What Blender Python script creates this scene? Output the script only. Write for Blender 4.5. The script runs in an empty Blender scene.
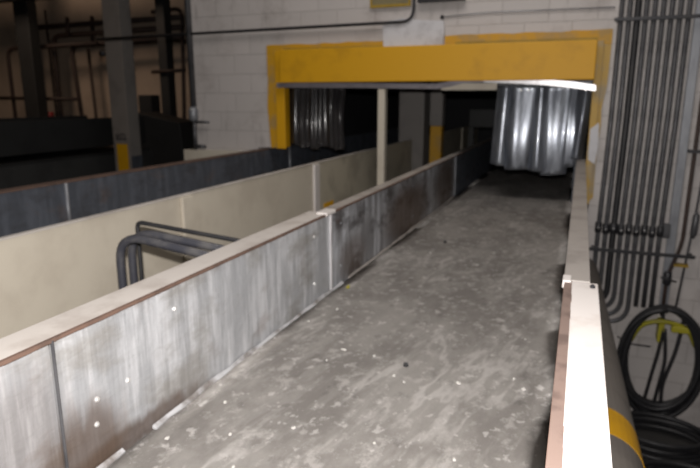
import bpy, bmesh, math, random
from math import pi, sin, cos, radians, atan, hypot
from mathutils import Vector, Matrix, noise as mnoise

random.seed(7)
CZ = 3.1                      # camera height above the floor; all z below are written relative to it
FL = -3.1
col = bpy.context.scene.collection
ORG = {}

# ------------------------------------------------------------------ materials
def new_mat(name):
    m = bpy.data.materials.new(name); m.use_nodes = True
    nt = m.node_tree
    b = nt.nodes['Principled BSDF']
    tc = nt.nodes.new('ShaderNodeTexCoord')
    return m, nt, b, tc

def mixc(nt, fac, a, b):
    n = nt.nodes.new('ShaderNodeMix'); n.data_type = 'RGBA'
    if fac is not None: nt.links.new(fac, n.inputs[0])
    for i, v in ((6, a), (7, b)):
        if isinstance(v, tuple): n.inputs[i].default_value = (*v, 1)
        else: nt.links.new(v, n.inputs[i])
    return n.outputs[2]

def noise(nt, tc, scale=(1, 1, 1), s=5, detail=5, rough=.6, lo=.4, hi=.6, loc=(0, 0, 0), rot=(0, 0, 0)):
    m0 = nt.nodes.new('ShaderNodeMapping')
    m0.inputs['Rotation'].default_value = rot
    nt.links.new(tc.outputs['Object'], m0.inputs[0])
    mp = nt.nodes.new('ShaderNodeMapping')
    mp.inputs['Scale'].default_value = scale
    mp.inputs['Location'].default_value = loc
    nt.links.new(m0.outputs[0], mp.inputs[0])
    n = nt.nodes.new('ShaderNodeTexNoise')
    n.inputs['Scale'].default_value = s; n.inputs['Detail'].default_value = detail
    n.inputs['Roughness'].default_value = rough
    nt.links.new(mp.outputs[0], n.inputs['Vector'])
    r = nt.nodes.new('ShaderNodeMapRange'); r.inputs[1].default_value = lo; r.inputs[2].default_value = hi
    r.interpolation_type = 'SMOOTHSTEP'
    nt.links.new(n.outputs[0], r.inputs[0])
    return r.outputs[0], n.outputs[0]

def mul(nt, a, k):
    n = nt.nodes.new('ShaderNodeMath'); n.operation = 'MULTIPLY'
    nt.links.new(a, n.inputs[0])
    if isinstance(k, (int, float)): n.inputs[1].default_value = k
    else: nt.links.new(k, n.inputs[1])
    return n.outputs[0]

def bump(nt, b, h, strength=.3, dist=.01):
    n = nt.nodes.new('ShaderNodeBump'); n.inputs['Strength'].default_value = strength
    n.inputs['Distance'].default_value = dist
    nt.links.new(h, n.inputs['Height']); nt.links.new(n.outputs[0], b.inputs['Normal'])

def simple(name, c, rough=.6, metal=0., dirt=None, amt=.5, s=6, scale=(1, 1, 1), bmp=.15, lo=.45, hi=.65, coat=0):
    m, nt, b, tc = new_mat(name)
    b.inputs['Roughness'].default_value = rough; b.inputs['Metallic'].default_value = metal
    if coat: b.inputs['Coat Weight'].default_value = coat
    if dirt is None: dirt = tuple(x * .6 for x in c)
    f, raw = noise(nt, tc, scale, s, lo=lo, hi=hi)
    nt.links.new(mixc(nt, mul(nt, f, amt), c, dirt), b.inputs['Base Color'])
    if bmp: bump(nt, b, raw, bmp, .004)
    return m

def steel(name, base, smear, stain, f1=.7, f2=.7, metal=.5, rough=.42, seed=0, brown=(.16, .09, .055), fb=.5, patch=None):
    m, nt, b, tc = new_mat(name)
    b.inputs['Metallic'].default_value = metal
    v, r1 = noise(nt, tc, (1, 9, 1.2), 1.6, 6, .65, .42, .62, (seed, 0, 0))        # upright streaks
    w, r2 = noise(nt, tc, (1, 1.6, 3.2), 1.9, 5, .6, .47, .68, (seed + 3, 2, 1))     # blotches
    g, r3 = noise(nt, tc, (1, 2.2, 3.5), 1.3, 6, .65, .56, .68, (seed + 9, 5, 2))
    h, r4 = noise(nt, tc, (1, 60, 1.5), 1.5, 3, .5, .35, .65, (seed, 1, 1))
    c = mixc(nt, mul(nt, v, f1), base, smear)
    c = mixc(nt, mul(nt, w, f2), c, stain)
    c = mixc(nt, mul(nt, g, fb), c, brown)
    if patch:                                   # rusty dirt patches with a place of their own on the plate
        for (py, pz, ry, rz, k) in patch:
            mp = nt.nodes.new('ShaderNodeMapping'); mp.vector_type = 'TEXTURE'
            mp.inputs['Location'].default_value = (0, py, pz); mp.inputs['Scale'].default_value = (1e4, ry, rz)
            nt.links.new(tc.outputs['Object'], mp.inputs[0])
            gr = nt.nodes.new('ShaderNodeTexGradient'); gr.gradient_type = 'SPHERICAL'; nt.links.new(mp.outputs[0], gr.inputs[0])
            ad = nt.nodes.new('ShaderNodeMath'); ad.operation = 'ADD'; nt.links.new(gr.outputs[1], ad.inputs[0]); nt.links.new(r1, ad.inputs[1])
            rg = nt.nodes.new('ShaderNodeMapRange'); rg.inputs[1].default_value = .62; rg.inputs[2].default_value = 1.15; rg.interpolation_type = 'SMOOTHSTEP'
            nt.links.new(ad.outputs[0], rg.inputs[0])
            c = mixc(nt, mul(nt, rg.outputs[0], k), c, (.10, .065, .045))
    c2 = nt.nodes.new('ShaderNodeMix'); c2.data_type = 'RGBA'; c2.blend_type = 'MULTIPLY'
    c2.inputs[0].default_value = .25
    nt.links.new(c, c2.inputs[6])
    hh = mixc(nt, h, (.6, .6, .6), (1, 1, 1)); nt.links.new(hh, c2.inputs[7])
    nt.links.new(c2.outputs[2], b.inputs['Base Color'])
    rr = nt.nodes.new('ShaderNodeMapRange'); rr.inputs[3].default_value = rough; rr.inputs[4].default_value = rough + .25
    nt.links.new(w, rr.inputs[0]); nt.links.new(rr.outputs[0], b.inputs['Roughness'])
    bump(nt, b, r2, .6, .02)
    return m

def belt_mat():
    m, nt, b, tc = new_mat('dusty_rubber')
    b.inputs['Roughness'].default_value = .75
    a, r1 = noise(nt, tc, (1, .5, 1), 3.2, 8, .7, .40, .64)
    s, r2 = noise(nt, tc, (7, .8, 1), 1.3, 6, .68, .55, .64, (2, 1, 0), (0, 0, radians(11)))
    sp, r3 = noise(nt, tc, (1, .8, 1), 26, 3, .6, .60, .68)
    sp2, r5 = noise(nt, tc, (1.2, .9, 1), 11, 7, .75, .52, .64, (4, 1, 0))
    dk, r4 = noise(nt, tc, (1, .6, 1), 14, 4, .6, .6, .72, (8, 3, 0))
    c = mixc(nt, mul(nt, a, .75), (.29, .27, .25), (.48, .455, .425))
    c = mixc(nt, mul(nt, s, .22), c, (.62, .59, .56))
    c = mixc(nt, mul(nt, sp2, .65), c, (.64, .61, .58))
    c = mixc(nt, mul(nt, sp, .6), c, (.78, .75, .72))
    c = mixc(nt, mul(nt, dk, .45), c, (.15, .14, .13))
    for sc_, lo, ro, k in (((1.1, .30, 1), (3, 7, 0), 12, .75),):      # wavering lines of spilt dust
        f, rr = noise(nt, tc, sc_, 1.0, 6, .6, 0, 1, lo, (0, 0, radians(ro)))
        a_ = nt.nodes.new('ShaderNodeMath'); a_.operation = 'SUBTRACT'; nt.links.new(rr, a_.inputs[0]); a_.inputs[1].default_value = .5
        b_ = nt.nodes.new('ShaderNodeMath'); b_.operation = 'ABSOLUTE'; nt.links.new(a_.outputs[0], b_.inputs[0])
        g_ = nt.nodes.new('ShaderNodeMapRange'); g_.inputs[1].default_value = .014; g_.inputs[2].default_value = .002; g_.interpolation_type = 'SMOOTHSTEP'
        nt.links.new(b_.outputs[0], g_.inputs[0])
        c = mixc(nt, mul(nt, mul(nt, g_.outputs[0], k), a), c, (.66, .63, .60))
    nt.links.new(c, b.inputs['Base Color'])
    bump(nt, b, r5, .5, .006)
    return m

def block_mat():
    m, nt, b, tc = new_mat('painted_block_wall')
    b.inputs['Roughness'].default_value = .55
    sx = nt.nodes.new('ShaderNodeSeparateXYZ'); nt.links.new(tc.outputs['Object'], sx.inputs[0])
    cx = nt.nodes.new('ShaderNodeCombineXYZ')
    nt.links.new(sx.outputs[0], cx.inputs[0]); nt.links.new(sx.outputs[2], cx.inputs[1])
    br = nt.nodes.new('ShaderNodeTexBrick')
    br.inputs['Scale'].default_value = 1; br.inputs['Mortar Size'].default_value = .006
    br.inputs['Mortar Smooth'].default_value = .6
    br.inputs['Brick Width'].default_value = .42; br.inputs['Row Height'].default_value = .21
    br.inputs['Color1'].default_value = (.52, .485, .465, 1); br.inputs['Color2'].default_value = (.49, .46, .44, 1)
    br.inputs['Mortar'].default_value = (.44, .41, .39, 1)
    nt.links.new(cx.outputs[0], br.inputs['Vector'])
    f, r = noise(nt, tc, (1, 1, 1), 2.2, 7, .7, .50, .75)
    g, r2 = noise(nt, tc, (3, 1, .6), 2.5, 6, .7, .57, .72, (5, 2, 1))
    c = mixc(nt, mul(nt, f, .6), br.outputs['Color'], (.30, .265, .245))
    c = mixc(nt, mul(nt, g, .45), c, (.20, .18, .165))
    nt.links.new(c, b.inputs['Base Color'])
    n = nt.nodes.new('ShaderNodeBump'); n.invert = True
    n.inputs['Strength'].default_value = .6; n.inputs['Distance'].default_value = .006
    nt.links.new(br.outputs['Fac'], n.inputs['Height'])
    n2 = nt.nodes.new('ShaderNodeBump'); n2.inputs['Strength'].default_value = .25; n2.inputs['Distance'].default_value = .008
    nt.links.new(r, n2.inputs['Height']); nt.links.new(n.outputs[0], n2.inputs['Normal'])
    nt.links.new(n2.outputs[0], b.inputs['Normal'])
    return m

def pvc_mat():
    m, nt, b, tc = new_mat('clear_pvc')
    f, r = noise(nt, tc, (6, 6, .8), 2, 4, .6, .4, .65)
    nt.links.new(mixc(nt, f, (.70, .75, .83), (.36, .39, .45)), b.inputs['Base Color'])
    b.inputs['Metallic'].default_value = .75
    b.inputs['Roughness'].default_value = .33
    b.inputs['Alpha'].default_value = .86
    b.inputs['Coat Weight'].default_value = .6; b.inputs['Coat Roughness'].default_value = .07
    bump(nt, b, r, .12, .01)
    return m
def pvc_dark():
    m, nt, b, tc = new_mat('smoked_pvc')
    f, r = noise(nt, tc, (6, 6, .8), 2, 4, .6, .4, .65)
    nt.links.new(mixc(nt, f, (.075, .07, .07), (.045, .042, .045)), b.inputs['Base Color'])
    b.inputs['Roughness'].default_value = .2; b.inputs['Alpha'].default_value = .8
    b.inputs['Coat Weight'].default_value = .5; b.inputs['Coat Roughness'].default_value = .1
    bump(nt, b, r, .1, .01)
    return m

M = dict(
    belt=belt_mat(), block=block_mat(), pvc=pvc_mat(), pvcd=pvc_dark(),
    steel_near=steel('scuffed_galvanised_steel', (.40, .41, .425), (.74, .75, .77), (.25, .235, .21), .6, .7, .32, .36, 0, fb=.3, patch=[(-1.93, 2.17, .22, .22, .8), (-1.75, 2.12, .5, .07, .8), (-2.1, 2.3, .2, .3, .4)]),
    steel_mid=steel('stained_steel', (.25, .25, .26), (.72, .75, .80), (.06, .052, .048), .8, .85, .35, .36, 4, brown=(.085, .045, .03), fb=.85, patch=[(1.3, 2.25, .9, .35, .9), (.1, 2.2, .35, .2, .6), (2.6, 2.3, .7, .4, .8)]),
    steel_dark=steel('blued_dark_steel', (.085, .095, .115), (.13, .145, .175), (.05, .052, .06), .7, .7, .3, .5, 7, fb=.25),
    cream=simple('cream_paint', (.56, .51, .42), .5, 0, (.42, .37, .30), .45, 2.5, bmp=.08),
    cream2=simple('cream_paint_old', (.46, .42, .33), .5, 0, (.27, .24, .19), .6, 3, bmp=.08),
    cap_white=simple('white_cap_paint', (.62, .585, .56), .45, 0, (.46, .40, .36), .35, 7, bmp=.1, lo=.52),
    cap_dirty_falloff=simple('dirty_cap_paint_falloff', (.31, .285, .262), .55, 0, (.19, .17, .155), .6, 5, bmp=.1),  # grime plus the flash falloff along the far rails, both in the colour
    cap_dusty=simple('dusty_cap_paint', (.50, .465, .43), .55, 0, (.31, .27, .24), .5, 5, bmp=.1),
    rust=simple('rust', (.125, .075, .055), .8, 0, (.07, .045, .035), .7, 12, bmp=.4),
    rust_pink=simple('worn_red_primer', (.17, .12, .10), .7, 0, (.09, .06, .05), .8, 10, bmp=.3),
    yellow=simple('yellow_paint', (.64, .33, .003), .55, 0, (.42, .21, .005), .5, 3, bmp=.12, lo=.5, hi=.75),
    yellow_worn=simple('worn_yellow_paint', (.55, .29, .01), .6, 0, (.36, .24, .09), .8, 5, bmp=.2, lo=.45),
    yellow_faded=simple('faded_yellow_paint', (.47, .30, .07), .6, 0, (.33, .27, .18), .8, 5, bmp=.2, lo=.45),
    yellow_plastic=simple('yellow_plastic', (.38, .34, .025), .45, 0, None, .4, 5),
    dkyellow=simple('dull_yellow_paint', (.34, .22, .02), .6, 0, None, .5, 5),
    galv=simple('galvanised_steel', (.10, .10, .105), .42, .4, (.05, .05, .055), .6, 9, bmp=.05),
    galv_light=simple('pale_galvanised_steel', (.27, .28, .30), .45, .4, (.16, .165, .18), .6, 9, (1, 1, .3), bmp=.05),
    alu=simple('bright_aluminium', (.66, .65, .66), .32, .35, (.45, .44, .46), .6, 12, bmp=.15),
    rail=simple('lilac_grey_metal', (.27, .25, .27), .5, .3, (.18, .165, .18), .6, 6, bmp=.1),
    black=simple('black_rubber', (.016, .016, .018), .5, 0, (.035, .033, .032), .4, 8, bmp=.1),
    blackm=simple('black_metal', (.028, .028, .032), .45, .2, (.05, .048, .045), .4, 8, bmp=.1),
    hosegrey=simple('dusty_rubber_conduit', (.035, .036, .045), .42, 0, (.11, .105, .10), .6, 7, bmp=.1),
    duct=simple('brown_grey_duct_paint', (.185, .165, .145), .6, 0, (.11, .095, .085), .5, 4, bmp=.1),
    darkp=simple('dark_machine_paint', (.030, .031, .031), .6, 0, (.02, .02, .02), .5, 3, bmp=.05),
    darkp2=simple('dark_grey_panel_paint', (.055, .056, .055), .6, 0, (.035, .035, .035), .5, 3, bmp=.05),
    colgrey=simple('grey_column_paint', (.21, .195, .18), .6, 0, (.14, .13, .125), .5, 2.5, bmp=.1),
    colbrown=simple('taupe_column_paint', (.24, .21, .185), .6, 0, (.15, .13, .115), .5, 2.5, bmp=.1),
    beige=simple('beige_wall_paint', (.46, .37, .29), .8, 0, (.34, .27, .21), .5, 1.2, bmp=.05),
    dark_wall=simple('dark_wall_paint', (.03, .031, .035), .8, 0, None, .5, 2, bmp=.05),
    concrete=simple('dark_oily_concrete', (.045, .043, .041), .7, 0, (.02, .02, .02), .7, 2.5, bmp=.3),
    brownpipe=simple('dark_brown_pipe', (.045, .028, .022), .6, 0, None, .5, 5),
    red=simple('red_enamel', (.25, .02, .02), .5, 0, None, .4, 5),
    patch=simple('grey_white_mortar', (.58, .58, .60), .7, 0, (.36, .35, .36), .6, 6, bmp=.3),
    paper=simple('pale_paper', (.52, .50, .47), .8, 0, (.42, .40, .38), .5, 30, bmp=.1),
    sign=simple('olive_sign_face', (.20, .17, .085), .6, 0, (.12, .10, .06), .5, 12),
    skirt=simple('worn_skirt_rubber', (.42, .42, .43), .5, 0, (.12, .10, .085), .85, 7, (1, 1, 1), bmp=.3),
    chrome=simple('bright_bolt_steel', (.75, .74, .72), .3, .6, None, .2, 5),
)

# ------------------------------------------------------------------ helpers
def empty(name, loc, label, cat, group=None, kind=None):
    o = bpy.data.objects.new(name, None); col.objects.link(o)
    w = Vector((loc[0], loc[1], loc[2] + CZ)); o.location = w; ORG[o.name] = w
    o.empty_display_size = .1
    o['label'] = label; o['category'] = cat
    if group: o['group'] = group
    if kind: o['kind'] = kind
    return o

def mk(name, bm, mat, parent=None, label=None, cat=None, group=None, kind=None, smooth=False, bevel=0):
    """link one mesh object; coordinates in bm are camera-height relative world coordinates"""
    bmesh.ops.recalc_face_normals(bm, faces=bm.faces)
    if parent is not None:
        org = ORG[parent.name]
    else:
        xs = [v.co.x for v in bm.verts]; ys = [v.co.y for v in bm.verts]; zs = [v.co.z for v in bm.verts]
        org = Vector(((min(xs) + max(xs)) / 2, (min(ys) + max(ys)) / 2, min(zs) + CZ))
    for v in bm.verts: v.co = v.co + Vector((0, 0, CZ)) - org
    me = bpy.data.meshes.new(name); bm.to_mesh(me); bm.free()
    me.materials.append(M[mat])
    if smooth:
        for p in me.polygons: p.use_smooth = True
    o = bpy.data.objects.new(name, me); col.objects.link(o)
    if parent is not None: o.parent = parent
    else: o.location = org
    ORG[o.name] = org
    if bevel:
        md = o.modifiers.new('bevel', 'BEVEL'); md.width = bevel; md.segments = 2; md.limit_method = 'ANGLE'
    if label: o['label'] = label
    if cat: o['category'] = cat
    if group: o['group'] = group
    if kind: o['kind'] = kind
    return o

def B(): return bmesh.new()

def box(bm, x0, x1, y0, y1, z0, z1):
    vs = [bm.verts.new((x, y, z)) for x in (x0, x1) for y in (y0, y1) for z in (z0, z1)]
    for f in ((0, 1, 3, 2), (4, 6, 7, 5), (0, 4, 5, 1), (2, 3, 7, 6), (0, 2, 6, 4), (1, 5, 7, 3)):
        bm.faces.new([vs[i] for i in f])
    return bm

def prism_xz(bm, pts, y0, y1):
    """outline in x,z extruded along y"""
    a = [bm.verts.new((x, y0, z)) for x, z in pts]; b = [bm.verts.new((x, y1, z)) for x, z in pts]
    bm.faces.new(a); bm.faces.new(b[::-1])
    n = len(pts)
    for i in range(n): bm.faces.new((a[i], b[i], b[(i + 1) % n], a[(i + 1) % n]))
    return bm

def fillet(pts, r, n=6):
    pts = [Vector(p) for p in pts]; out = [pts[0]]
    for i in range(1, len(pts) - 1):
        a, b, c = pts[i - 1], pts[i], pts[i + 1]
        d1 = (a - b); d2 = (c - b); rr = min(r, d1.length * .48, d2.length * .48)
        p = b + d1.normalized() * rr; q = b + d2.normalized() * rr
        for k in range(n + 1):
            t = k / n; out.append(p * (1 - t) ** 2 + b * 2 * t * (1 - t) + q * t * t)
    out.append(pts[-1]); return out

def smoothpath(pts, n=8):
    pts = [Vector(p) for p in pts]; P = [pts[0]] + pts + [pts[-1]]; out = []
    for i in range(1, len(P) - 2):
        a, b, c, d = P[i - 1:i + 3]
        for k in range(n):
            t = k / n
            out.append(.5 * ((2 * b) + (c - a) * t + (2 * a - 5 * b + 4 * c - d) * t * t + (3 * b - a - 3 * c + d) * t ** 3))
    out.append(pts[-1]); return out

def tube(bm, pts, r, seg=10, closed=False):
    pts = [Vector(p) for p in pts]; rings = []
    n = len(pts); up = None
    for i, p in enumerate(pts):
        a = pts[i - 1] if (i > 0 or closed) else p
        b = pts[(i + 1) % n] if (i < n - 1 or closed) else p
        t = (b - a).normalized()
        if up is None:
            up = Vector((0, 0, 1)) if abs(t.z) < .9 else Vector((1, 0, 0))
        up = (up - t * up.dot(t)).normalized(); s = t.cross(up)
        rr = r[i] if isinstance(r, (list, tuple)) else r
        rings.append([bm.verts.new(p + (up * cos(2 * pi * k / seg) + s * sin(2 * pi * k / seg)) * rr) for k in range(seg)])
    m = n if closed else n - 1
    for i in range(m):
        A, C = rings[i], rings[(i + 1) % n]
        for k in range(seg): bm.faces.new((A[k], A[(k + 1) % seg], C[(k + 1) % seg], C[k]))
    if not closed:
        bm.faces.new(rings[0][::-1]); bm.faces.new(rings[-1])
    return bm

def bolt(bm, x, y, z, ax='x', r=.012, h=.008):
    d = {'x': Vector((1, 0, 0)), 'y': Vector((0, -1, 0)), 'z': Vector((0, 0, 1))}[ax]
    p = Vector((x, y, z)); tube(bm, [p, p + d * h * .6, p + d * h], [r, r, r * .6], 8); return bm

# ------------------------------------------------------------------ setting
def st(name, bm, mat, **k): return mk(name, bm, mat, kind='structure', **k)
st('floor', box(B(), -20, 4, -3.5, 16, FL - .1, FL), 'concrete')
st('ceiling', box(B(), -20, 4, -3.5, 16, 4.0, 4.1), 'dark_wall')
OX0, OX1, OZ0, OZ1 = -3.17, .13, -1.5, .30
w = B()                                                     # block wall with one opening
box(w, -4.29, -3.44, 6, 6.25, FL, 4); box(w, -3.44, OX0, 6, 6.25, -.55, 4); box(w, -3.44, OX0, 6, 6.25, FL, OZ0); box(w, OX1, 4, 6, 6.25, FL, 4)
box(w, OX0, OX1, 6, 6.25, OZ1, 4); box(w, OX0, OX1, 6, 6.25, FL, OZ0)
st('wall_front', w, 'block')
st('wall_back', box(B(), -20, -4.6, 13.0, 13.2, FL, 4), 'beige')
st('wall_rear', box(B(), -4.6, 4, 15.0, 15.2, FL, 4), 'dark_wall')
st('wall_inner', box(B(), -4.29, -4.19, 6.25, 15.0, FL, 4), 'dark_wall')
st('wall_left', box(B(), -20.1, -20, -3.5, 16, FL, 4), 'beige')
st('wall_right', box(B(), 4, 4.1, -3.5, 16, FL, 4), 'dark_wall')
st('wall_behind', box(B(), -20, 4, -3.6, -3.5, FL, 4), 'dark_wall')

# ------------------------------------------------------------------ opening frame
fr = empty('opening_frame', (-1.5, 6, FL), 'yellow painted steel frame around the wide opening in the white block wall', 'door frame')
bm = B(); box(bm, -3.06, .08, 5.85, 5.962, .16, .50)
mk('lintel', bm, 'yellow', fr, bevel=.008)
# painted borders on the blocks, notched where the mortar patch interrupts them
rnd = random.Random(3)
def ragged(x0, x1, zt, zb, n):
    top = [(x0 + (x1 - x0) * i / n, zt + rnd.uniform(-.007, .007)) for i in range(n + 1)]
    return top + [(x1, zb), (x0, zb)]
mk('painted_border', prism_xz(B(), ragged(-3.285, -1.93, .565, .47, 14), 5.985, 6.0), 'yellow_worn', fr)
mk('painted_border', prism_xz(B(), ragged(-1.31, .20, .595, .47, 14), 5.985, 6.0), 'yellow_worn', fr)
mk('top_angle', box(B(), -3.06, -1.95, 5.965, 5.985, .505, .52), 'dkyellow', fr)
mk('top_angle', box(B(), -1.2, .08, 5.965, 5.985, .505, .53), 'dkyellow', fr)
bm = B(); prism_xz(bm, [(-3.285, .468), (-3.17, .468), (-3.17, -.55), (-3.262, -.55), (-3.295, -.1), (-3.28, .2)], 5.985, 6.0)
mk('painted_border', bm, 'yellow_worn', fr)
bm = B(); box(bm, -3.168, -3.153, 5.97, 6.25, -.555, .29); box(bm, -3.17, -3.062, 5.955, 5.97, -.555, .50)
mk('jamb', bm, 'yellow', fr, bevel=.003)
bm = B(); box(bm, .075, .135, 5.95, 6.0, -.98, .50); box(bm, .112, .127, 6.0, 6.25, -.98, .29)
mk('jamb', bm, 'yellow_faded', fr, bevel=.003)
bm = B(); prism_xz(bm, [(.137, .468), (.20, .468), (.195, .1), (.165, -.1), (.175, -.25), (.16, -.45), (.165, -.92), (.137, -.95)], 5.985, 6.0)
mk('painted_border', bm, 'yellow_faded', fr)
bm = B(); prism_xz(bm, [(.085, -.28), (.155, -.22), (.165, -.42), (.15, -.60), (.09, -.56)], 5.942, 5.95)
mk('paint_chip', bm, 'patch', fr, label='bare whitish patch where the yellow paint has worn off')
bm = B(); prism_xz(bm, [(-1.94, .74), (-1.75, .77), (-1.5, .74), (-1.32, .73), (-1.31, .60), (-1.33, .495), (-1.6, .50), (-1.93, .495), (-1.935, .62)], 5.955, 5.985)
mk('mortar_patch', bm, 'patch', None, 'grey-white mortar patch smeared on the blocks above the yellow lintel', 'wall patch')

# thin strip that carries the curtains below the lintel
rl = empty('curtain_rail', (-1.5, 5.93, .1), 'long kinked metal curtain rail under the yellow lintel', 'rail')
def railseg(pts, h):
    b = B(); a = []
    up = [(x, z + h / 2) for x, z in pts]; dn = [(x, z - h / 2) for x, z in pts]
    n = len(pts)
    for i in range(n - 1):
        prism_xz(b, [up[i], up[i + 1], dn[i + 1], dn[i]], 5.90, 5.945)
    bmesh.ops.remove_doubles(b, verts=b.verts, dist=1e-5)
    return b
mk('rail_strip', railseg([(-3.13, .135), (-2.2, .128), (-1.36, .112), (-1.22, .135), (-1.10, .165), (-.9, .172)], .05), 'rail', rl, label='lilac-grey left strip')
mk('rail_strip', railseg([(-.9, .172), (-.6, .160), (-.35, .143), (-.1, .118), (.10, .088)], .052), 'alu', rl, label='bright scuffed right strip')
mk('backing_strip', box(B(), -1.32, -.78, 5.95, 5.97, .075, .14), 'cream', rl, label='short cream strip behind the kink')

# ------------------------------------------------------------------ curtains
def strip(cx, yb, w, zt, zb, lean, bulge, seed):
    b = B(); r = random.Random(seed); nu, nv = 10, 18; g = []
    ph = r.uniform(0, 6)
    for j in range(nv + 1):
        t = j / nv; z = zt + (zb - zt) * t; row = []
        for i in range(nu + 1):
            s = i / nu * 2 - 1
            x = cx + s * w / 2 * (1 + .06 * sin(3 * t + ph)) + lean * t
            y = yb - bulge * (1 - s * s) * (.6 + .5 * t) - .035 * sin(pi * t * .9) + .010 * sin(5 * t + ph) + .012 * sin(s * 4 + ph)
            row.append(b.verts.new((x, y, z + .012 * s * sin(ph) * t)))
        g.append(row)
    for j in range(nv):
        for i in range(nu): b.faces.new((g[j][i], g[j][i + 1], g[j + 1][i + 1], g[j + 1][i]))
    bmesh.ops.solidify(b, geom=b.faces, thickness=.004)
    return b
cu = empty('strip_curtain', (-.36, 6.1, .1), 'shiny silvery plastic strip curtain hanging over the near belt', 'curtain', None)
spec = [(-.70, .19, -.66, -.03), (-.545, .26, -.69, -.015), (-.36, .22, -.70, 0.), (-.22, .26, -.73, .005), (-.06, .19, -.65, -.02), (.02, .15, -.57, -.05)]
for i, (cx, ww, zb, ln) in enumerate(spec):
    mk('curtain_strip', strip(cx, 6.12 - .02 * (i % 2), ww, .12, zb, ln, .045 + .02 * (i % 3), i), 'pvc', cu, smooth=True)
for x in (-.56, -.49, .02):
    mk('bolt', bolt(B(), x, 6.02, .075, 'y', .012, .03), 'chrome', cu)
mk('hanger_bar', box(B(), -.8, .07, 6.02, 6.13, .12, .158), 'blackm', cu)
cu2 = empty('strip_curtain', (-2.75, 6.1, .1), 'dark smoky plastic strip curtain by the left jamb', 'curtain')
for i in range(6):
    x = -2.99 + i * .105
    mk('curtain_strip', strip(x, 6.12 - .02 * (i % 2), .13, .12, -.52 - .02 * (i % 3), 0, .03 + .01 * (i % 2), 20 + i), 'pvcd', cu2, smooth=True)
mk('hanger_bar', box(B(), -3.06, -2.4, 6.02, 6.13, .12, .158), 'blackm', cu2)

# ------------------------------------------------------------------ conveyors
TOP, BELT = -.574, -1.0
Y0, Y1 = -1.6, 14.0
cv = empty('belt_conveyor', (-.6, 3, FL), 'long belt conveyor with dusty grey belt and scuffed steel sides under the flash', 'conveyor')
# belt as a gently uneven sheet with thickness
bm = B(); nx, ny = 16, 120; g = []
for j in range(ny + 1):
    y = Y0 + (Y1 - Y0) * j / ny; row = []
    for i in range(nx + 1):
        x = -1.158 + 1.148 * i / nx
        z = BELT + .006 * mnoise.noise(Vector((x * 3, y * 1.2, 0)))
        row.append(bm.verts.new((x, y, z)))
    g.append(row)
for j in range(ny):
    for i in range(nx): bm.faces.new((g[j][i], g[j][i + 1], g[j + 1][i + 1], g[j + 1][i]))
bmesh.ops.solidify(bm, geom=bm.faces, thickness=.012)
mk('belt', bm, 'belt', cv, smooth=True)
mk('bed', box(B(), -1.19, 0.0, Y0, Y1, -1.12, -1.03), 'galv', cv)
def side(x0, x1, y0, y1, mat, dent=0., name='side_panel', par=cv, zt=TOP - .004, zb=-1.10):
    b = B(); ny = max(2, int((y1 - y0) * 10)); nz = 8; F = []; K = []
    for j in range(ny + 1):
        y = y0 + (y1 - y0) * j / ny; ra = []; rb = []
        for k in range(nz + 1):
            z = zb + (zt - zb) * k / nz
            d = dent * (.5 + .5 * mnoise.noise(Vector((y * 1.3, z * 3, 3)))) * (0 if k in (0, nz) else 1)
            ra.append(b.verts.new((x1 + d * .6, y, z))); rb.append(b.verts.new((x0, y, z)))
        F.append(ra); K.append(rb)
    for j in range(ny):
        for k in range(nz):
            b.faces.new((F[j][k], F[j][k + 1], F[j + 1][k + 1], F[j + 1][k])); b.faces.new((K[j][k], K[j + 1][k], K[j + 1][k + 1], K[j][k + 1]))
        b.faces.new((F[j][0], F[j + 1][0], K[j + 1][0], K[j][0])); b.faces.new((F[j][nz], K[j][nz], K[j + 1][nz], F[j + 1][nz]))
    for k in range(nz):
        b.faces.new((F[0][k], K[0][k], K[0][k + 1], F[0][k + 1])); b.faces.new((F[ny][k], F[ny][k + 1], K[ny][k + 1], K[ny][k]))
    return mk(name, b, mat, par)
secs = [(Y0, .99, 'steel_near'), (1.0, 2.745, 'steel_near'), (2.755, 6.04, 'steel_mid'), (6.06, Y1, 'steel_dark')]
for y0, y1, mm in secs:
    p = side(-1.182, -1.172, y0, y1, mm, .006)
    if mm == 'steel_near' and y0 == 1.0:
        for y, z in [(1.12, -.80), (1.24, -.80), (1.11, -.87), (1.47, -.66), (2.55, -.66), (2.55, -.9)]:
            mk('bolt', bolt(B(), -1.172, y, z, 'x', .008, .008), 'chrome', p)
    if mm == 'steel_mid':
        for y, z in [(2.9, -.66), (2.9, -.9), (4.4, -.66), (4.4, -.9), (5.9, -.66)]:
            mk('bolt', bolt(B(), -1.172, y, z, 'x', .007, .006), 'galv_light', p)
for y, mm in ((.995, 'galv'), (2.75, 'alu'), (6.05, 'galv_light')):
    mk('seam_strip', box(B(), -1.168, -1.160, y - (.012 if y > 2 else .003), y + (.012 if y > 2 else .003), -.99, TOP - .004), mm, cv, bevel=.002)
# cap on the left side wall, with rusty lip
for y0, y1, mm in ((Y0, 2.745, 'cap_dusty'), (2.755, 6.04, 'cap_dirty_falloff'), (6.06, Y1, 'cap_dirty_falloff')):
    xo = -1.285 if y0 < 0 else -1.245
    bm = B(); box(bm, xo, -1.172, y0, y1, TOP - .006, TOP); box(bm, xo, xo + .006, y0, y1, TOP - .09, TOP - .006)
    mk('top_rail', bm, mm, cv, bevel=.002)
    bm = B(); n = 60; up = []
    for i in range(n):
        a = y0 + (y1 - y0) * i / n; c = y0 + (y1 - y0) * (i + 1) / n
        d = .004 + .004 * abs(mnoise.noise(Vector((a * 4, 0, 0))))
        box(bm, -1.172, -1.162, a, c, TOP - .004 - d, TOP + .001)
    mk('rusty_edge', bm, 'rust', cv)
mk('joint_clip', box(B(), -1.215, -1.156, 2.68, 2.80, TOP - .01, TOP + .010), 'cap_white', cv, label='pale clip over the rail joint', bevel=.004)
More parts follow.
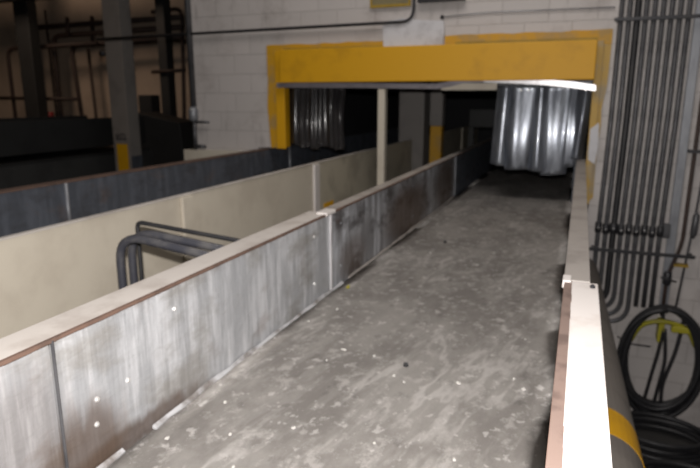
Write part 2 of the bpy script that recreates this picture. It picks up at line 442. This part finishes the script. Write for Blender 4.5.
# outer cover of left side wall and frame
mk('outer_panel', box(B(), -1.26, -1.25, Y0, Y1, -1.25, TOP - .09), 'cream2', cv)
bm = B()
# torn rubber skirt along the left foot of the belt
rk = random.Random(5)
def skirt(y0, y1, n=26):
    b = B(); prev = None
    for i in range(n + 1):
        y = y0 + (y1 - y0) * i / n
        ww = .008 + .014 * abs(mnoise.noise(Vector((y * 5, 1, 2)))); hh = .010 + .022 * abs(mnoise.noise(Vector((y * 4, 7, 2))))
        cur = [b.verts.new(v) for v in ((-1.165, y, BELT - .002), (-1.165, y, BELT + hh), (-1.165 + ww * .5, y, BELT + hh * .5), (-1.165 + ww, y, BELT + .004), (-1.165 + ww, y, BELT - .004))]
        if prev:
            for k in range(5): b.faces.new((prev[k], prev[(k + 1) % 5], cur[(k + 1) % 5], cur[k]))
        else: b.faces.new(cur)
        prev = cur
    b.faces.new(prev[::-1]); return b
mk('skirt_strip', skirt(.6, 1.19), 'skirt', cv, label='torn pale rubber skirt end')
mk('skirt_strip', skirt(1.32, 2.9, 40), 'skirt', cv)
mk('skirt_strip', skirt(3.0, 6.0, 40), 'cap_dirty_falloff', cv)
# right side
mk('side_panel', box(B(), -.009, -.003, Y0, 6.04, -1.10, TOP - .004), 'rust', cv, label='rust-brown right side plate')
mk('side_panel', box(B(), -.026, -.018, 6.06, Y1, -1.10, TOP - .004), 'steel_dark', cv)
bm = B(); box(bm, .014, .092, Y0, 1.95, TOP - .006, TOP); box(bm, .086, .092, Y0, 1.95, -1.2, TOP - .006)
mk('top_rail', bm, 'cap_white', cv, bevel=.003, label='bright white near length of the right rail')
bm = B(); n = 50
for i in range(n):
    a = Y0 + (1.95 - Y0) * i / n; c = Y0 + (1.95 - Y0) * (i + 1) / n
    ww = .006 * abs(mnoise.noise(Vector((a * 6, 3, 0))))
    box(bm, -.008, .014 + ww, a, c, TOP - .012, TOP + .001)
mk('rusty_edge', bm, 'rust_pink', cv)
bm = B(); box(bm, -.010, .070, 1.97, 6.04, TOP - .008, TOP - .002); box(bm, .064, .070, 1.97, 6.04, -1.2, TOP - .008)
mk('top_rail', bm, 'cap_dirty_falloff', cv, bevel=.002)  # far length coloured darker for dirt and for the weaker flash
mk('top_rail', box(B(), -.022, .070, 6.06, Y1, TOP - .008, TOP - .002), 'cap_dirty_falloff', cv, bevel=.002)
mk('joint_clip', box(B(), -.014, .012, 1.93, 2.0, TOP - .02, TOP + .006), 'cap_white', cv, bevel=.003)
mk('bolt', bolt(B(), .075, 1.90, TOP, 'z', .008, .01), 'blackm', cv)
for y in (.75, 2.9, 5.4, 8.4, 11.4):
    for x in (-1.21, -.25):
        bm = B(); box(bm, x - .035, x + .035, y - .035, y + .035, FL + .01, -1.12); box(bm, x - .08, x + .08, y - .08, y + .08, FL, FL + .012)
        mk('support_leg', bm, 'cream2', cv, bevel=.004)

lc = empty('belt_conveyor', (-2.75, 3, FL), 'left cream-painted belt conveyor with dark steel inner wall', 'conveyor')
mk('belt', box(B(), -3.28, -2.23, Y0, Y1, -1.012, -1.0), 'belt', lc)
mk('bed', box(B(), -3.29, -2.22, Y0, Y1, -1.12, -1.02), 'galv', lc)
for y0, y1 in ((Y0, 3.07), (3.09, 6.5), (6.52, Y1)):
    mk('side_panel', box(B(), -3.308, -3.30, y0, y1, -1.10, TOP), 'steel_dark', lc)
bm = B(); tube(bm, [(-3.296, 3.08, -1.0), (-3.296, 3.08, TOP)], .014, 8); mk('seam_strip', bm, 'galv_light', lc, smooth=True)
bm = B(); tube(bm, [(-3.296, 6.51, -1.0), (-3.296, 6.51, TOP)], .014, 8); mk('seam_strip', bm, 'galv_light', lc, smooth=True)
mk('top_rail', box(B(), -3.40, -3.296, Y0, 6.5, TOP, TOP + .008), 'rust', lc, label='thin rusty far rail')
mk('outer_panel', box(B(), -3.40, -3.39, Y0, Y1, -1.3, TOP), 'darkp2', lc)
for y0, y1 in ((Y0, 1.2), (1.21, 2.94), (2.95, 4.85), (4.86, 6.75), (6.76, 9), (9.01, Y1)):
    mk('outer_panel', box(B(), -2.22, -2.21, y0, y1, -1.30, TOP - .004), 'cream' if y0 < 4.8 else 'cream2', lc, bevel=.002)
mk('top_rail', box(B(), -2.24, -2.205, Y0, Y1, TOP - .004, TOP + .004), 'cap_dusty', lc, bevel=.002)
for y in (1.2, 2.95, 4.86, 6.76, 9.0, 12.0, 13.5):
    mk('stiffener', box(B(), -2.208, -2.185, y - .055, y + .055, -1.30, TOP - .008), 'cap_white' if 4 < y < 6 else 'cream', lc, bevel=.004)
mk('warning_label', box(B(), -2.209, -2.205, 5.05, 5.28, -1.02, -.975), 'yellow', lc, label='small yellow label')
for y in (.75, 2.9, 5.4, 8.4, 11.4):
    for x in (-3.34, -2.26):
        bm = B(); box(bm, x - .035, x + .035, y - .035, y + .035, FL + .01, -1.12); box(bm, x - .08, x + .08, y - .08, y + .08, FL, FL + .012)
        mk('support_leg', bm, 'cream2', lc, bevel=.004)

# dark third conveyor
dc = empty('belt_conveyor', (-8, 6, FL), 'dark conveyor casing in the unlit hall behind the grey column', 'conveyor')
mk('side_panel', box(B(), -7.56, -7.5, 1, 8.95, -.80, -.325), 'darkp', dc)
mk('side_panel', box(B(), -8.9, -8.84, 1, 8.95, -1.0, -.325), 'darkp', dc)
mk('belt', box(B(), -8.8, -7.6, 1, 8.95, -.8, -.78), 'black', dc)
mk('lower_panel', box(B(), -7.42, -7.36, 1, 8.95, -1.7, -.93), 'darkp2', dc, label='slightly lighter lower panel')
mk('bed', box(B(), -8.84, -7.42, 1, 8.95, -1.05, -.9), 'darkp', dc)
for y in (2, 5, 8):
    for x in (-7.5, -8.8):
        mk('support_leg', box(B(), x - .05, x + .05, y - .05, y + .05, FL, -1.0), 'darkp', dc)

# ------------------------------------------------------------------ loose scraps on the belt
def scrap(x, y, s, mat, label, name='paper_scrap', cat='scrap', group=None, h=.003):
    r = random.Random(int(x * 1e4) ^ int(y * 1e3)); b = B(); n = r.randint(5, 7)
    a0 = r.uniform(0, 6)
    pts = [(x + s * cos(a0 + 2 * pi * i / n) * r.uniform(.5, 1), y + s * 1.3 * sin(a0 + 2 * pi * i / n) * r.uniform(.5, 1)) for i in range(n)]
    lo = [b.verts.new((px, py, BELT + .004)) for px, py in pts]
    hi = [b.verts.new((x + (px - x) * .9, y + (py - y) * .9, BELT + .005 + h * r.uniform(.4, 1.5))) for px, py in pts]
    b.faces.new(lo[::-1]); b.faces.new(hi)
    for i in range(n): b.faces.new((lo[i], lo[(i + 1) % n], hi[(i + 1) % n], hi[i]))
    return mk(name, b, mat, None, label, cat, group)
rs = random.Random(11)
for i in range(70):
    y = 1.2 + 6.5 * rs.random() ** 1.3; x = -1.1 + 1.04 * rs.random()
    scrap(x, y, rs.uniform(.004, .009), 'paper', 'tiny pale paper scrap lying on the dusty grey belt', group='pale scraps on the belt')
scrap(-1.10, 2.83, .016, 'yellow_plastic', 'small yellow scrap on the belt at the foot of the steel side wall', h=.006)
scrap(-.83, 4.02, .015, 'black', 'small black crumb on the belt', 'rubber_crumb', 'crumb', h=.012)
scrap(-.55, 2.02, .014, 'black', 'dark flat crumb in the middle of the near belt', 'rubber_crumb', 'crumb', h=.008)

# ------------------------------------------------------------------ conduits rising between the conveyors
def ribbon(pts, r, mat, label, name='conduit', cat='conduit', group=None, seg=12, rad=.12, parent=None):
    b = B(); tube(b, fillet(pts, rad, 8), r, seg); return mk(name, b, mat, parent, label, cat, group, smooth=True)
ribbon([(-1.745, 1.87, FL), (-1.745, 1.87, -.545), (-1.31, 1.95, -.63), (-1.29, 1.935, -.75), (-1.29, 1.935, -1.6)], .018, 'hosegrey', 'leftmost thick grey rubber conduit bending over between the two conveyors')
ribbon([(-1.755, 1.95, FL), (-1.755, 1.95, -.545), (-1.31, 2.05, -.625), (-1.29, 2.045, -.75), (-1.29, 2.045, -1.6)], .018, 'hosegrey', 'middle thick grey rubber conduit bending over between the two conveyors')
ribbon([(-1.80, 2.05, FL), (-1.80, 2.05, -.535), (-1.31, 2.13, -.60), (-1.29, 2.135, -.70), (-1.29, 2.135, -1.6)], .010, 'black', 'thinnest black conduit with a sharp bend, behind the two thick ones', rad=.03)

# cream post between the conveyors
cp = empty('support_post', (-1.97, 6.05, FL), 'slim cream post under the yellow lintel between the two conveyors', 'post')
mk('shaft', box(B(), -1.965, -1.89, 5.90, 5.985, FL + .012, .09), 'cream', cp, bevel=.004)
mk('base_plate', box(B(), -2.03, -1.83, 5.80, 5.99, FL, FL + .014), 'cream2', cp)

# ------------------------------------------------------------------ round duct on the right with yellow band
dt = empty('round_duct', (.12, 3, FL), 'brown-grey round duct with a yellow band beside the right rail', 'duct')
pa, pb = Vector((.235, 1.2, -1.62)), Vector((.07, 5.75, -1.62))
bm = B(); tube(bm, [pa, pb], .20, 40); mk('duct_tube', bm, 'duct', dt, smooth=False)
def al(y): return pa + (pb - pa) * ((y - pa.y) / (pb.y - pa.y))
bm = B(); tube(bm, [al(2.56), al(2.80)], .202, 40); mk('yellow_band', bm, 'yellow', dt, label='painted yellow band')
for y in (1.6, 5.0):
    c = al(y); bm = B(); box(bm, c.x - .03, c.x + .03, y - .03, y + .03, FL, -1.80)
    mk('support_leg', bm, 'galv', dt)

# ------------------------------------------------------------------ wall conduits on the right
YC = 5.94
G = 'vertical conduits on the right wall'
ordn = ['first', 'second', 'third', 'fourth', 'fifth', 'sixth', 'seventh', 'eighth', 'ninth']
for k in range(9):
    x = .252 + .0655 * k; r = .028 if k == 2 else .0215
    xb = x - .018
    lab = ('thick black conduit, third from the yellow jamb, bending left' if k == 2 else
           '%s grey wall conduit counted from the yellow jamb, %s' % (ordn[k], 'bending left at its foot' if k < 6 else 'ending behind the hose coil'))
    c = empty('conduit', (x, YC, FL), lab, 'conduit', G)
    if k < 6:
        zh = -1.80 - .062 * k
        pts = [(x, YC, 3.9), (x, YC, -.2), (xb, YC, -1.3), (xb, YC, zh), (-.7, YC, zh - .03)]
        b = B(); tube(b, fillet(pts, .13 + .01 * k, 8), r, 10)
    else:
        b = B(); tube(b, [(x, YC, 3.9), (x, YC, -.2), (xb, YC, -1.3), (xb, YC, -1.93)], r, 10)
    mk('tube', b, 'black' if k == 2 else 'galv', c, smooth=True)
    b = B(); zc = -1.19 - .012 * (k % 2); tube(b, [(xb, YC, zc + .05), (xb, YC, zc + .045), (xb, YC, zc - .045), (xb, YC, zc - .05)], [r, r + .009, r + .009, r], 12)
    f = mk('coupling', b, 'blackm', c, smooth=True)
    if k < 8: mk('screw', bolt(B(), xb, YC - r - .006, zc, 'y', .008, .008), 'chrome', f)
for zc, x0, x1, lb in ((.667, .20, 1.3, 'upper black strut clamping the conduits high on the wall'), (-1.40, .17, 1.06, 'lower black strut clamping the conduits above the hose coil')):
    s = empty('strut', ((x0 + x1) / 2, 5.93, zc), lb, 'bracket')
    bm = B(); box(bm, x0, x1, 5.895, 5.915, zc - .015, zc + .015); mk('channel', bm, 'blackm', s, bevel=.003)
    for x in (x0 + .03, x1 - .03): mk('spacer', box(B(), x - .012, x + .012, 5.915, 6.0, zc - .015, zc + .015), 'blackm', s)
mk('junction_box', box(B(), .755, .84, 5.93, 6.0, -1.25, -1.12), 'galv', None, 'small grey junction box at the end of the row of couplings', 'junction box', bevel=.006)
mk('cable_duct', box(B(), .825, .90, 5.96, 6.0, -1.95, 4.0), 'galv_light', None, 'wide flat pale grey cable duct running up the right wall', 'duct', bevel=.006)
# water pipe feeding the hose
wp = empty('water_pipe', (.93, 5.95, FL), 'dark water pipe with a valve above the hose coil', 'pipe')
b = B(); tube(b, fillet([(.985, 5.955, 3.9), (.95, 5.955, -1.3), (.86, 5.955, -1.62), (.86, 5.955, -2.0)], .1), .018, 10); mk('tube', b, 'brownpipe', wp, smooth=True)
b = B(); tube(b, [(.865, 5.95, -1.56), (.865, 5.95, -1.58), (.865, 5.95, -1.68), (.865, 5.95, -1.70)], [.02, .036, .036, .02], 12); mk('valve_body', b, 'blackm', wp, smooth=True)
b = B(); tube(b, [(.865, 5.93, -1.62), (.865, 5.87, -1.62)], .009, 8); tube(b, [(.80, 5.87, -1.605), (.93, 5.87, -1.635)], .008, 8); mk('valve_handle', b, 'blackm', wp, smooth=True)
mk('pipe_clamp', box(B(), .905, 1.06, 5.92, 6.0, -.47, -.445), 'blackm', wp)
mk('pipe_clamp', box(B(), .90, 1.02, 5.92, 6.0, -1.505, -1.485), 'dkyellow', wp, label='dull yellow lower clamp')
ribbon([(1.075, 5.98, 3.9), (1.06, 5.98, -.4), (1.02, 5.98, -1.2), (.97, 5.98, -1.9)], .011, 'galv', 'thin grey cable right of the water pipe', 'cable', 'cable')
b = B(); tube(b, [(1.035, 5.96, -1.0), (1.035, 5.96, -1.03), (1.03, 5.96, -1.2), (1.028, 5.96, -1.24)], [.012, .03, .03, .012], 12)
mk('cable_fitting', b, 'galv', None, 'grey swollen fitting on the thin cable right of the water pipe', 'fitting', smooth=True)
ribbon([(1.33, 5.98, 2.9), (1.27, 5.98, -.9), (1.20, 5.98, -2.1)], .008, 'blackm', 'thin dark cable nearest the right edge', 'cable', 'cable')

# hose coil with yellow hanger
hx, hz = .885, -2.415
hr = empty('hose_hanger', (hx, 5.97, -2.0), 'yellow wall hanger inside the top of the black hose coil', 'hose hanger')
b = B(); tube(b, smoothpath([(hx - .27, 5.90, -2.26), (hx - .20, 5.88, -2.10), (hx - .08, 5.86, -2.03), (hx + .06, 5.86, -2.03), (hx + .19, 5.88, -2.09), (hx + .27, 5.90, -2.24)], 6), .022, 10)
mk('cradle', b, 'yellow_plastic', hr, smooth=True)
mk('stem', box(B(), hx - .055, hx - .005, 5.85, 6.0, -2.23, -2.03), 'yellow_plastic', hr, bevel=.005)
mk('arm', box(B(), hx + .05, hx + .22, 5.83, 5.90, -2.11, -2.05), 'yellow_plastic', hr, bevel=.008)
ch = empty('coiled_hose', (hx, 5.9, hz - .6), 'large coil of black hose hung on a yellow wall hanger', 'hose')
rh = random.Random(2)
b = B(); pts = []
turns = 8
for i in range(turns * 40 + 1):
    a = 2 * pi * i / 40; k = i / 40
    rx = .33 + .03 * sin(k * 1.7) + .012 * sin(k * 5); rz = .52 + .035 * sin(k * 2.3 + 1)
    pts.append((hx + .01 * sin(k * 3) + rx * sin(a), 5.90 - .012 * k % .11 + .02 * sin(k * 2.1), hz + .525 - rz + rz * cos(a)))
tube(b, pts, .023, 8); mk('hose_loops', b, 'black', ch, smooth=True)
b = B(); tube(b, smoothpath([(hx - .03, 5.88, -1.92), (hx - .02, 5.86, -2.2), (hx - .07, 5.86, -2.6), (hx - .12, 5.87, -2.95), (hx - .2, 5.8, -3.07)], 8), .017, 8); mk('hose_end', b, 'black', ch, smooth=True)
b = B(); tube(b, smoothpath([(hx + .0, 5.87, -2.1), (hx + .03, 5.85, -2.4), (hx + .0, 5.85, -2.7), (hx - .02, 5.87, -2.93)], 8), .017, 8); mk('hose_end', b, 'black', ch, smooth=True)
b = B(); tube(b, smoothpath([(hx + .15, 5.89, -1.98), (hx + .11, 5.86, -2.3), (hx + .04, 5.86, -2.65), (hx + .05, 5.86, -2.93)], 8), .018, 8); mk('hose_end', b, 'black', ch, smooth=True)
ribbon([(.50, 5.97, -2.27), (.62, 5.97, -2.33), (.80, 5.97, -2.33)], .008, 'blackm', 'thin dark cable sagging across the wall inside the hose coil', 'cable', 'cable', rad=.05)
# heap of hoses on the floor below it
for i, (cx, cy, ra, rb_, n, lab) in enumerate([(.90, 5.48, .42, .30, 5, 'black hose coiled flat on the dark floor right under the hung coil'),
                                           (1.0, 4.82, .36, .26, 4, 'black hose coiled on the dark floor in front of the other floor coil'),
                                           (1.78, 5.5, .36, .30, 5, 'black hose coil on the floor at the right edge')]):
    pts = []
    for j in range(n * 32 + 1):
        a = 2 * pi * j / 32; k = j / 32
        pts.append((cx + (ra - .035 * (k % 3)) * cos(a) + .02 * sin(k * 4), cy + (rb_ - .03 * (k % 2)) * sin(a), FL + .025 + .034 * k))
    b = B(); tube(b, pts, .022, 8); mk('coiled_hose', b, 'black', None, lab, 'hose', smooth=True)

# ------------------------------------------------------------------ pipes etc. on the white wall
ribbon([(-5.6, 5.94, .70), (-1.62, 5.94, .735), (-1.60, 5.94, 1.9)], .016, 'blackm', 'dark conduit running along the white wall and turning up beside the sign', rad=.12)
cl = empty('corner_conduit', (-4.25, 5.93, -.6), 'vertical grey conduit with a fitting at the left corner of the white wall', 'conduit')
b = B(); tube(b, [(-4.25, 5.94, 3.9), (-4.25, 5.94, -.15)], .035, 12); mk('tube', b, 'galv', cl, smooth=True)
b = B(); tube(b, [(-4.25, 5.93, -.10), (-4.25, 5.93, -.13), (-4.25, 5.93, -.24), (-4.25, 5.93, -.27)], [.035, .055, .055, .03], 14); mk('fitting', b, 'galv_light', cl, smooth=True)
b = B(); tube(b, [(-4.25, 5.94, -.25), (-4.25, 5.94, -.60)], .024, 10); mk('lower_tube', b, 'galv', cl, smooth=True)
b = B(); tube(b, [(-4.25, 5.94, -.275), (-4.05, 5.94, -.275)], .016, 10); mk('side_stub', b, 'galv', cl, smooth=True)
b = B(); tube(b, [(-4.25, 5.94, -.56), (-4.12, 5.94, -.56)], .024, 10); mk('lower_stub', b, 'galv', cl, smooth=True)
mk('screw', bolt(B(), -4.24, 5.88, -.13, 'y', .012, .01), 'chrome', cl)
mk('wall_ledge', box(B(), -4.40, -3.55, 5.9, 6.0, -1.2, -.60), 'cream', None, 'cream box ledge at the foot of the white wall beside the left conveyor', 'ledge', bevel=.005)
ribbon([(-1.33, 5.985, .768), (-.9, 5.985, .79), (.2, 5.985, .78)], .006, 'galv_light', 'thin pale cable along the wall above the right end of the lintel', 'cable', 'cable')
mk('wall_anchor', bolt(B(), -1.34, 5.985, .765, 'y', .02, .03), 'blackm', None, 'small dark anchor at the left end of the thin pale cable', 'anchor')
sg = empty('wall_sign', (-1.87, 5.98, .9), 'olive sign with a dull yellow frame, its foot just in view at the top', 'sign')
mk('face', box(B(), -2.06, -1.68, 5.975, 5.99, .90, 1.35), 'sign', sg)
bm = B(); box(bm, -2.08, -1.66, 5.965, 6.0, .885, .91); box(bm, -2.08, -1.66, 5.965, 6.0, 1.34, 1.36); box(bm, -2.08, -2.06, 5.965, 6.0, .91, 1.34); box(bm, -1.68, -1.66, 5.965, 6.0, .91, 1.34)
mk('frame', bm, 'dkyellow', sg)
mk('cable_tray', box(B(), -1.58, -1.12, 5.92, 6.0, .905, .99), 'blackm', None, 'dark metal tray on the wall at the top edge, right of the sign', 'tray', bevel=.004)

# ------------------------------------------------------------------ column at left
co = empty('steel_column', (-6.17, 7.15, FL), 'taupe and grey column with a yellow painted foot, left of the white wall', 'column')
bm = B(); box(bm, -6.44, -6.15, 6.98, 7.0, FL, 4.0); mk('front_flange', bm, 'colbrown', co, bevel=.003)
bm = B(); box(bm, -6.42, -6.16, 7.0, 7.24, FL, 4.0); mk('box_body', bm, 'colgrey', co, bevel=.01)
mk('yellow_foot', box(B(), -6.385, -6.19, 6.974, 6.98, FL + .02, -.66), 'yellow', co, label='yellow painted foot')
mk('side_plate', box(B(), -6.16, -6.15, 7.01, 7.23, FL + .02, -.84), 'steel_dark', co, label='bluish dark plate low on the side')
bm = B(); box(bm, -6.390, -6.190, 6.976, 6.98, -.60, -.585); box(bm, -6.380, -6.365, 6.976, 6.98, -.585, -.51); box(bm, -6.335, -6.320, 6.976, 6.98, -.585, -.51); box(bm, -6.380, -6.320, 6.976, 6.98, -.553, -.54)
box(bm, -6.290, -6.275, 6.976, 6.98, -.585, -.51); box(bm, -6.290, -6.220, 6.976, 6.98, -.52, -.508); box(bm, -6.235, -6.220, 6.976, 6.98, -.585, -.51)
mk('stencil_mark', bm, 'blackm', co)
mk('base_plate', box(B(), -6.55, -6.03, 6.9, 7.4, FL, FL + .022), 'darkp', co)
b = B(); tube(b, [(-6.47, 6.99, .62), (-6.47, 6.92, .62)], [.03, .045], 10); mk('knob', b, 'blackm', co, smooth=True)

# ------------------------------------------------------------------ far hall: pipes in front of the beige wall
import itertools
f_ = 590.0
_p = atan(136 / f_); _y = atan(233 / hypot(f_, 136))
Fv = Vector((-sin(_y) * cos(_p), cos(_y) * cos(_p), -sin(_p))); Rv = Vector((cos(_y), sin(_y), 0)); Uv = Rv.cross(Fv)
def far(u, v, Y=12.5):
    d = (u - 350) * Rv + (234 - v) * Uv + f_ * Fv
    return d * (Y / d.y)
def fpipe(pts, r, lab, mat='brownpipe', Y=12.5, rad=.25, name='pipe'):
    P = [far(u, v, Y) for u, v in pts]
    for e, q in ((0, 1), (-1, -2)):                 # drops run plumb to the floor
        if pts[e][1] == 190: P[e] = Vector((P[q].x, Y, FL))
    b = B(); tube(b, fillet(P, rad, 5), r, 8)
    return mk(name, b, mat, None, lab, 'pipe', 'pipes in front of the far beige wall', smooth=True)
fpipe([(182, 17), (30, 28), (39, 150), (42, 190)], .065, 'topmost thick dark pipe along the far beige wall, turning down at its left')
fpipe([(182, 27), (53, 36), (64, 150), (68, 190)], .065, 'thick dark pipe below the topmost one, dropping further right', Y=12.35)
fpipe([(182, 37), (71, 46), (87, 150), (93, 190)], .055, 'dark pipe that drops just left of the grey column', Y=12.2)
fpipe([(88, 48), (100, 150), (104, 190)], .04, 'thin dark vertical pipe right beside the grey column on its left', Y=12.6)
fpipe([(11, 190), (7, 49), (97, 43)], .05, 'dark pipe at the far left edge with a level run', Y=12.05)
fpipe([(0, 98), (78, 99)], .045, 'low level dark pipe above the dark conveyor casing', Y=11.95)
fpipe([(67, 17), (68, 37)], .05, 'short upright stub between the two top pipes, left of the column', Y=12.2)
fpipe([(92, 16), (93, 48)], .05, 'short upright stub crossing the top pipes beside the column', Y=12.65)
fpipe([(152, 12), (182, 8), (185, 150), (187, 190)], .05, 'dark pipe right of the grey column turning down by the wall corner', Y=12.65)
fpipe([(152, 72), (185, 70)], .04, 'short level dark pipe clamped low to the far post', Y=11.45)
fpipe([(166, 10), (174, 190)], .04, 'slender dark pipe right beside the far post', Y=12.05)
fpipe([(45, 10), (52, 190)], .03, 'slender upright pipe between the two left drops', Y=12.8)
b = B(); a = far(15, 0, 11.6); c = far(29, 0, 11.6); box(b, a.x, c.x, 11.5, 11.8, FL, 3.9)
mk('steel_column', b, 'darkp', None, 'dark steel column at the far left in front of the beige wall', 'column', bevel=.02)
b = B(); a = far(159, 30, 11.6); c = far(168, 30, 11.6); box(b, a.x, c.x, 11.5, 11.75, FL, 3.9)
mk('steel_column', b, 'darkp', None, 'dark post seen between the grey column and the white wall', 'column', bevel=.02)
b = B(); box(b, -14.5, -8.4, 10.9, 11.2, 2.25, 2.9)
mk('roof_beam', b, 'darkp', None, 'dark roof beam across the far hall at the top left', 'beam', bevel=.02)
a = far(141, 95, 11.0); box_b = B(); box(box_b, a.x, a.x + .35, 10.9, 11.2, FL, a.z)
mk('control_cabinet', box_b, 'darkp', None, 'narrow dark cabinet standing just right of the grey column', 'cabinet', bevel=.01)
a = far(146, 112, 9.8); c = far(189, 122, 9.8)
b = B(); prism_xz(b, [(a.x, a.z), (c.x, c.z), (c.x + .2, FL), (a.x - .05, FL)], 9.5, 10.1)
mk('machine_housing', b, 'darkp', None, 'low dark machine housing between the grey column and the white wall', 'machine', bevel=.02)
a = far(50, 115, 11.9); b = B(); tube(b, [a + Vector((0, 0, -.12)), a + Vector((0, 0, .08))], .1, 12)
mk('valve_wheel', b, 'red', None, 'small dim red valve on the low pipe of the far wall', 'valve', smooth=True)

# ------------------------------------------------------------------ things in the dark room beyond the opening
b = B(); box(b, -2.42, -2.05, 8.2, 8.55, FL, 3.9)
mk('steel_column', b, 'colgrey', None, 'broad dark grey column seen through the opening right of the cream post', 'column', bevel=.02)
c2 = empty('steel_column', (-1.85, 8.4, FL), 'narrower column with a yellow foot seen through the opening', 'column')
mk('shaft', box(B(), -1.97, -1.79, 8.2, 8.38, -.38, 3.9), 'colgrey', c2, bevel=.01)
mk('yellow_foot', box(B(), -1.96, -1.80, 8.21, 8.37, FL, -.38), 'yellow_worn', c2, bevel=.01)
b = B(); box(b, -2.0, 3, 11.5, 11.7, -.55, -.2)
mk('cross_beam', b, 'darkp2', None, 'dark level beam beyond the opening, left of the silvery curtain', 'beam', bevel=.02)
for x in (-1.95, 2.9):
    mk('beam_stand', box(B(), x - .05, x + .05, 11.52, 11.68, FL, -.55), 'darkp2', None, 'dark stand under the %s end of the far level beam' % ('left' if x < 0 else 'right'), 'post')

# ------------------------------------------------------------------ camera
cam = bpy.data.cameras.new('camera'); co_ = bpy.data.objects.new('camera', cam); col.objects.link(co_)
cam.sensor_width = 36; cam.lens = f_ / 700 * 36; cam.clip_start = .02
mat = Matrix((Rv, Uv, -Fv)).transposed().to_4x4(); mat.translation = Vector((0, 0, CZ)); co_.matrix_world = mat
cam.dof.use_dof = True; cam.dof.focus_distance = .9
cam.dof.aperture_fstop = (cam.lens / 1000) / .0054
bpy.context.scene.camera = co_

# ------------------------------------------------------------------ lights: camera flash, dim hall lamps
def area(name, loc, rot, size, e, c, sy=None):
    l = bpy.data.lights.new(name, 'AREA'); l.size = size; l.energy = e; l.color = c
    if sy: l.shape = 'RECTANGLE'; l.size_y = sy
    o = bpy.data.objects.new(name, l); col.objects.link(o); o.location = (loc[0], loc[1], loc[2] + CZ); o.rotation_euler = rot; return o
fl = area('flash', (0, 0, 0), (0, 0, 0), .05, 118, (1, .955, .93), .03)
m2 = mat.copy(); m2.translation = Vector((.0, -.02, CZ + .14)); fl.matrix_world = m2
area('hall_lamp', (-1.0, 3.2, 3.85), (0, 0, 0), 2.5, 100, (1, .93, .88))
area('far_hall_lamp', (-12.0, 9.0, 3.85), (radians(40), 0, 0), 2.0, 95, (1, .74, .56))
wd = bpy.data.worlds.new('world'); bpy.context.scene.world = wd; wd.use_nodes = True
wd.node_tree.nodes['Background'].inputs[0].default_value = (.02, .02, .022, 1)
sc = bpy.context.scene
sc.view_settings.view_transform = 'Standard'; sc.view_settings.look = 'None'
sc.view_settings.exposure = 0; sc.view_settings.gamma = 1; sc.view_settings.use_curve_mapping = False
